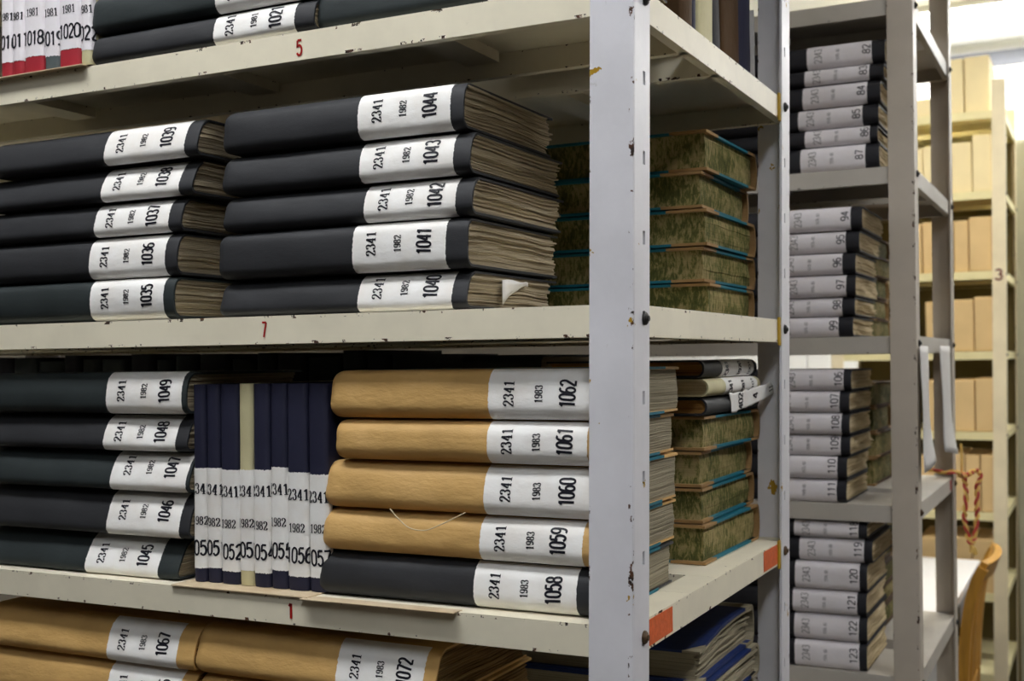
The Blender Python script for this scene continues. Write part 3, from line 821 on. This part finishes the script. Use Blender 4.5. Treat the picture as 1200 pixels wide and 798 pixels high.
# hand-labelled books lying above the green stack, spine towards the rack end
HL = [('black', 'pg_tan', .0, -.0225, ('2341', '1970', '1001'), 'black hand-labelled book, topmost above the green speckled stack'),
      ('cream', 'pg_cream', -.0225, -.0445, ('2341', '1981', '1101'), 'cream hand-labelled book between two black ones above the green stack'),
      ('black', 'pg_tan', -.0445, -.0667, None, 'black book with a torn curling label, directly on the green stack')]
for i, (sty, pg, z1, z0, tx, lab) in enumerate(HL):
    texts = []
    if tx: texts = [(tx[0], .14, .014, .020, 'sans', .16, .0, 'ink'), (tx[1], .52, .012, .018, 'sans', .16, 0, 'ink'), (tx[2], .84, .009, .019, 'sans', .14, 0, 'ink')]
    t, S, pr = book(lab, 'book', 'hand-labelled books above the green volumes', (-.411+.003*(i % 2), 1.562+.004*i, zz(z0)), .236, z1-z0, .20, sty,
                    (-.165, -.018) if tx else None, texts, rot=(0, 0, PI/2), pg=pg, rc=.006, seed=300+i, round_head=False, name='hand_labelled_book', wob=.0004)
# the torn label of the lowest one: a paper flap curling off the spine
xa, xb = -.150, .012
def flap(x, u):
    f = (x-xa)/(xb-xa)
    return (x, -.0012-.022*max(0, f-.2)**2, .011+u*(1.1-.35*f)+.016*f*f)
b = MB(); V = []; F = []; nu = 8; nx = 16; r = random.Random(8)
for i in range(nx+1):
    j = r.gauss(0, .0012)
    for k in range(nu+1):
        u = -.0115+.023*k/nu
        x = xa+(xb-xa)*i/nx+(j if i in (0, nx) else 0)+(.018*(1-k/nu) if i == 0 else 0)-(.022*(k/nu-.3)**2 if i == nx else 0)
        V.append(flap(x, u+(r.gauss(0, .0008) if k in (0, nu) else 0)))
for i in range(nx):
    for k in range(nu): a = i*(nu+1)+k; F.append((a, a+nu+1, a+nu+2, a+1))
b.add(V, F); lo = b.build('label', M['label'], t, smooth=60); lo['label'] = 'torn white paper label curling off the spine'
sm = lo.modifiers.new('thick', 'SOLIDIFY'); sm.thickness = .0003; sm.offset = 1
b = MB()
for txt, x, h, ln in (('402', -.100, .017, .021), ('4', -.045, .016, .010), ('11', .004, .010, .012)):
    digits(b, lambda u, v: (lambda q: (q[0], q[1]-.0006, q[2]))(flap(-v, u)), txt, 0, -x, h, ln, 'sans', .16)
b.build('printed_numbers', M['ink'], lo)

# books standing at the back of the top shelf, seen past the end rail
BU = [('leather', 1.262, 1.303, 'pg_tan', 'brown upright book, leftmost behind the upper end rail', 0), ('navy', 1.303, 1.326, 'pg_tan', 'thin navy upright book beside the cream one, top right shelf', 1),
      ('cream', 1.327, 1.384, 'pg_cream', 'cream upright book behind the upper end rail', 0), ('binder', 1.385, 1.427, 'pg_brown', 'black upright book between the cream and brown ones', 1),
      ('leather', 1.428, 1.501, 'pg_tan', 'wide brown upright book beside the navy one, top right shelf', 0), ('navy', 1.502, 1.572, 'pg_tan', 'wide navy upright book nearest the rear post', 1)]
for i, (sty, ya, yb, pg, lab, k) in enumerate(BU):
    book(lab, 'book', 'upright books at the back of the top shelf', (-.409-.004*(i % 2), ya, zz(.3437)), .245, yb-ya, .19, sty, None, [], rot=(0, PI/2, PI/2), pg=pg, rc=.004, bulge=.003, seed=400+i, round_head=False, name='tall_volume', recess=.007)
b = MB(); b.box(-.60, -.412, 1.5738, 1.5765, 0, .125, .0006); o = b.build('white_folder', M['paper'], loc=(0, 0, zz(.3437))); tag(o, 'thin white folder edge between the navy book and the rear post', 'folder')
# dark upright volumes added behind the middle shelf's stacks to block the bright far wall
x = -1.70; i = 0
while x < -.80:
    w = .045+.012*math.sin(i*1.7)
    book('added dark volume blocking the bright far wall behind the labelled stacks', 'book', 'dark volumes added to block the bright far wall', (x, 1.31, zz(-.2401)), .252+.005*math.sin(i*2.3), w, .21, 'green_black' if i % 3 else 'binder', None, [], rot=(0, PI/2, 0), seed=500+i, round_head=False, name='tall_volume', rows=6, recess=.007)
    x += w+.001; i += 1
# green stacks behind the binders
for k, zs in ((1, [.545, .50, .455, .41, .37, .3283]), (0, [.245, .203, .161, .119, .077, .0357]), (-1, [-.05, -.10, -.15, -.20, -.2557]), (-2, [-.33, -.375, -.42, -.465, -.505, -.5477])):
    old_stack(zs, -.405, 2.43, .34, .225, ['', 'the stack behind binders 82 to 87', 'the stack behind binders 118 to 123', 'the stack behind binders 106 to 111'][k] if k else 'the stack behind binders 94 to 99', 'speckled volumes behind the binders', corner=.03, board='leather')

# cardboard sheets under books
for lab, xa, xb, z, y0 in (('thin cardboard sheet under the upright slim books', -.915, -.733, -.2401, 1.0), ('thin cardboard sheet under the red upright books', -1.19, -1.036, .3437, .994)):
    b = MB(); b.box(xa, xb, y0, y0+.20, 0, .0015, .0004); o = b.build('cardboard_sheet', M['card'], loc=(0, 0, zz(z))); tag(o, lab, 'cardboard', 'cardboard sheets on the shelves')
b = MB(); b.box(-.738, -.559, .993, 1.012, 0, .0007); b.box(-.700, -.559, .9925, 1.006, .0007, .0011)
o = b.build('cardboard_sheet', M['card'], loc=(0, 0, zz(-.2401))); tag(o, 'thin torn cardboard strip under black volume 1058', 'cardboard', 'cardboard sheets on the shelves')
for i in range(2):  # dark pair added to close the bright gap above the green stack
    book('added dark volume on the green stack, blocking the bright wall behind volume 1062', 'book', 'dark volumes added to block the bright far wall', (-.630, 1.345+.004*i, zz(-.0667+.038*i)), .115, .038, .205, 'green_black' if i else 'binder', None, [], seed=600+i, name='bound_volume', rows=8, recess=.006)
# loose thread hanging over volume 1059
pts = [(-.6411, -.1456), (-.6370, -.1500), (-.6313, -.1552), (-.6187, -.1637), (-.6012, -.1653), (-.5848, -.1595), (-.5705, -.1530), (-.5554, -.1458)]
b = MB(); b.tube([(x, 1.0135, zz(z)) for x, z in spl(pts)], .0006, 6)
o = b.build('loose_thread', M['thread'], smooth=True); tag(o, 'pale loose thread hanging in a loop over tan volume 1059', 'thread')
# torn leaf sticking out of volume 1040
t, S, pr = BOOKS[1040]
b = MB(); V = []; F = []
for i in range(9):
    f = i/8
    for k in range(4):
        g = k/3
        V.append((.003+.006*math.sin(PI*f)*(1-g)+.001, .075+.060*f, .031-.022*(1-f)**2*g-.004*g+.001*math.sin(f*9)))
for i in range(8):
    for k in range(3): a = i*4+k; F.append((a, a+4, a+5, a+1))
b.add(V, F); o = b.build('torn_leaf', M['paper'], t, smooth=60); o['label'] = 'torn white leaf curling out of the pages'
sm = o.modifiers.new('thick', 'SOLIDIFY'); sm.thickness = .0003

# ------------------------------------------------------------------ far rack: kraft boxes
BX = {3: [(-.62, -.487, .065, 0), (-.484, -.440, .20, 0), (-.437, -.353, .205, .012)],
      2: [(-.70, -.587, .175, .01), (-.584, -.490, .178, 0), (-.486, -.417, .185, .012), (-.413, -.350, .205, -.002)],
      1: [(-.70, -.596, .185, 0), (-.593, -.486, .19, .01), (-.483, -.433, .19, .012), (-.429, -.351, .198, 0)],
      0: [(-.587, -.50, .185, .01), (-.497, -.420, .19, .006), (-.416, -.350, .198, 0)],
      -1: [(-.60, -.50, .185, 0), (-.497, -.422, .188, .006), (-.418, -.350, .192, 0)],
      -2: [(-.615, -.533, .20, .01), (-.505, -.460, .21, 0), (-.457, -.408, .205, .006), (-.404, -.352, .205, 0)],
      -3: [(-.62, -.52, .19, 0), (-.516, -.44, .195, .008), (-.436, -.355, .19, 0)]}
SHN = {3: 'top shelf', 2: 'second shelf down', 1: 'shelf just above the red 3', 0: 'shelf below the red 3', -1: 'shelf beside the hanging papers', -2: 'shelf behind the hanging cord', -3: 'shelf level with the white table'}
for k, L in BX.items():
    for i, (xa, xb, h, dy) in enumerate(L):
        pos = ['leftmost', 'second', 'third', 'fourth'][i] if i < len(L)-1 else 'rightmost'
        t = thing('archive_box', f'kraft archive box, {pos} on the far rack\'s {SHN[k]}', 'box', ((xa+xb)/2, 4.634+dy, zz(LC[k])+.0005), 'kraft archive boxes in the far rack')
        w = (xb-xa)/2; m = M['kraft_lit'] if k >= 2 else M['kraft']  # stronger light on the upper boxes is put into a paler kraft
        b = MB(); b.box(-w, w, 0, .30, 0, h, .0025); b.build('body', m, t)
        b = MB(); b.box(-w+.003, w-.003, -.0018, 0, .004, h-.004, .0006); b.build('front_flap', m, t)
        b = MB(); b.box(-w-.0008, w+.0008, .02, .3008, h, h+.0016); b.build('lid', m, t)

# ------------------------------------------------------------------ table, chair, papers, cord
t = thing('table', 'white topped table in the far aisle, below the hanging cord', 'table', (-.70, 4.0, 0))
b = MB(); b.box(-.30, .30, -.54, .50, .755, .78, .003); b.build('tabletop', M['white'], t)
b = MB()
for (xa, xb, ya, yb) in ((-.27, .27, -.50, -.47), (-.27, .27, .43, .46), (-.27, -.24, -.47, .43), (.24, .27, -.47, .43)): b.box(xa, xb, ya, yb, .695, .755, .002)
b.build('apron', M['lamp_body'], t)
for sx in (-1, 1):
    for sy in (-.48, .44):
        b = MB(); b.box(sx*.255-.018, sx*.255+.018, sy-.018, sy+.018, 0, .755, .004); b.build('leg', M['lamp_body'], t)

t = thing('wooden_chair', 'wooden chair with curved back beside the white table', 'chair', (-.556, 3.765, 0))
# seen from its side: it faces the table (-x); the back leans to +x
b = MB(); b.box(-.20, .20, -.20, .20, .43, .455, .012); b.build('seat', M['wood'], t)
stile = [(.165, .0), (.170, .20), (.178, .43), (.185, .555), (.192, .675), (.206, .79), (.226, .865), (.245, .905)]
for sy in (-1, 1):
    b = MB(); b.sweep([(x, sy*.185, z) for x, z in spl(stile)], .026, .030, (0, 1, 0)); b.build('leg', M['wood'], t)
    b = MB(); b.tube([(-.17, sy*.17, 0), (-.165, sy*.165, .44)], [.014, .019], 12); b.build('leg', M['wood'], t, smooth=True)
b = MB(); b.sweep([(.240+.02*(1-(y/.185)**2), y, .895) for y in [-.19+.38*i/10 for i in range(11)]], .055, .020, (.35, 0, .93)); b.build('crest_rail', M['wood'], t)
b = MB(); b.sweep([(.183+.012*(1-(y/.185)**2), y, .545) for y in [-.185+.37*i/10 for i in range(11)]], .035, .018, (.1, 0, 1)); b.build('lower_rail', M['wood'], t)
for k in (-2, -1, 0, 1, 2):
    b = MB(); yy = k*.062
    b.sweep([(x+.012, yy, z) for x, z in spl([q for q in stile if   .54 < q[1] < .89])], .022, .012, (0, 1, 0)); b.build('back_slat', M['wood'], t)
b = MB()
for (a, c) in (((-.165, -.165, .2), (-.165, .165, .2)), ((-.165, -.165, .15), (.17, -.185, .15)), ((-.165, .165, .15), (.17, .185, .15))): b.tube([a, c], .010, 8)
b.build('stretcher', M['wood'], t, smooth=True)

# tall steel cabinet beyond the far rack, at the right frame edge
t = thing('steel_cabinet', 'tall pale steel cabinet at the right frame edge, beyond the far rack', 'cabinet', (.103, 5.36, 0))
b = MB(); b.box(-.43, .43, .0, .42, .06, 2.40, .004); b.box(-.41, .41, .02, .40, 0, .06, .002); b.build('body', M['steel'], t)
for sx in (-1, 1):
    b = MB(); b.box(min(.004*sx, .425*sx), max(.004*sx, .425*sx), -.018, -.0005, .08, 2.385, .003); d = b.build('door', M['steel'], t)
    b = MB(); b.box(min(.03*sx, .045*sx), max(.03*sx, .045*sx), -.036, -.018, 1.12, 1.26, .004); b.build('handle', M['darkbolt'], d)

def hung(label, y0, y1, zt, zb_, bow, tilt, cut):
    b = MB(); V = []; F = []; nu, nv = 8, 16
    for j in range(nv+1):
        g = j/nv
        for i in range(nu+1):
            f = i/nu
            y = y0+(y1-y0)*f+tilt*g*g
            x = bow*math.sin(PI*f)*(.3+g)+.004*math.sin(g*5+f*2)*g+.002+.010*g*g
            V.append((x, y, (zb_-zt)*g*(1-cut*(1-f))))
    for j in range(nv):
        for i in range(nu): a = j*(nu+1)+i; F.append((a, a+1, a+nu+2, a+nu+1))
    b.add(V, F); o = b.build('hanging_paper', M['paper'], smooth=60, loc=(-.2815, 0, zz(zt)))
    sm = o.modifiers.new('thick', 'SOLIDIFY'); sm.thickness = .0003
    tag(o, label, 'paper', 'papers hanging from the middle rack end')
hung('long sheet of paper hanging from the middle rack end, nearer its front post', 2.128, 2.235, .018, -.185, .003, -.015, -.06)
hung('sheet of paper hanging in front of the middle rack\'s rear post', 2.405, 2.570, .020, -.200, .003, .0, .08)

# red and yellow cord tied round the rear post of the middle rack
t = thing('twisted_cord', 'red and yellow twisted cord tied to the middle rack\'s rear post', 'cord', (-.284, 2.70, zz(-.43)))
path = [(-.05, -.058, .188), (-.02, -.062, .189), (.007, -.054, .186), (.011, -.02, .178), (.010, .010, .180), (-.008, .016, .182), (-.02, .014, .180)]
loopA = [(.010, -.01, .176), (.016, .0, .165), (.018, .0, .13), (.014, .0, .09), (.018, .004, .055), (.026, .006, .032), (.032, .008, .045), (.038, .012, .085), (.038, .012, .12), (.040, .012, .155), (.046, .012, .175), (.036, .012, .188), (.026, .006, .178), (.016, 0, .176)]
for c, (mat_, ph) in enumerate((('ropered', 0), ('ropeyel', PI))):
    b = MB()
    for P in (path, loopA):
        Q = spl(P, 10); pts = []
        for i, p in enumerate(Q):
            a = i*.75+ph; pts.append((p[0]+.0030*math.cos(a), p[1]+.0030*math.sin(a), p[2]+.0030*math.sin(a*.5)))
        b.tube(pts, .0032, 6)
    if c == 1:
        b.tube(spl([(.012, -.02, .178), (.013, -.025, .21), (.012, -.024, .245)], 6), .0028, 6)
        b.tube(spl([(.024, .004, .045), (.028, .006, .02), (.034, .008, .01), (.030, .006, .022), (.026, .004, .012)], 6), .0045, 6)
    b.build(('red_strand', 'yellow_strand')[c], M[mat_], t, smooth=True)
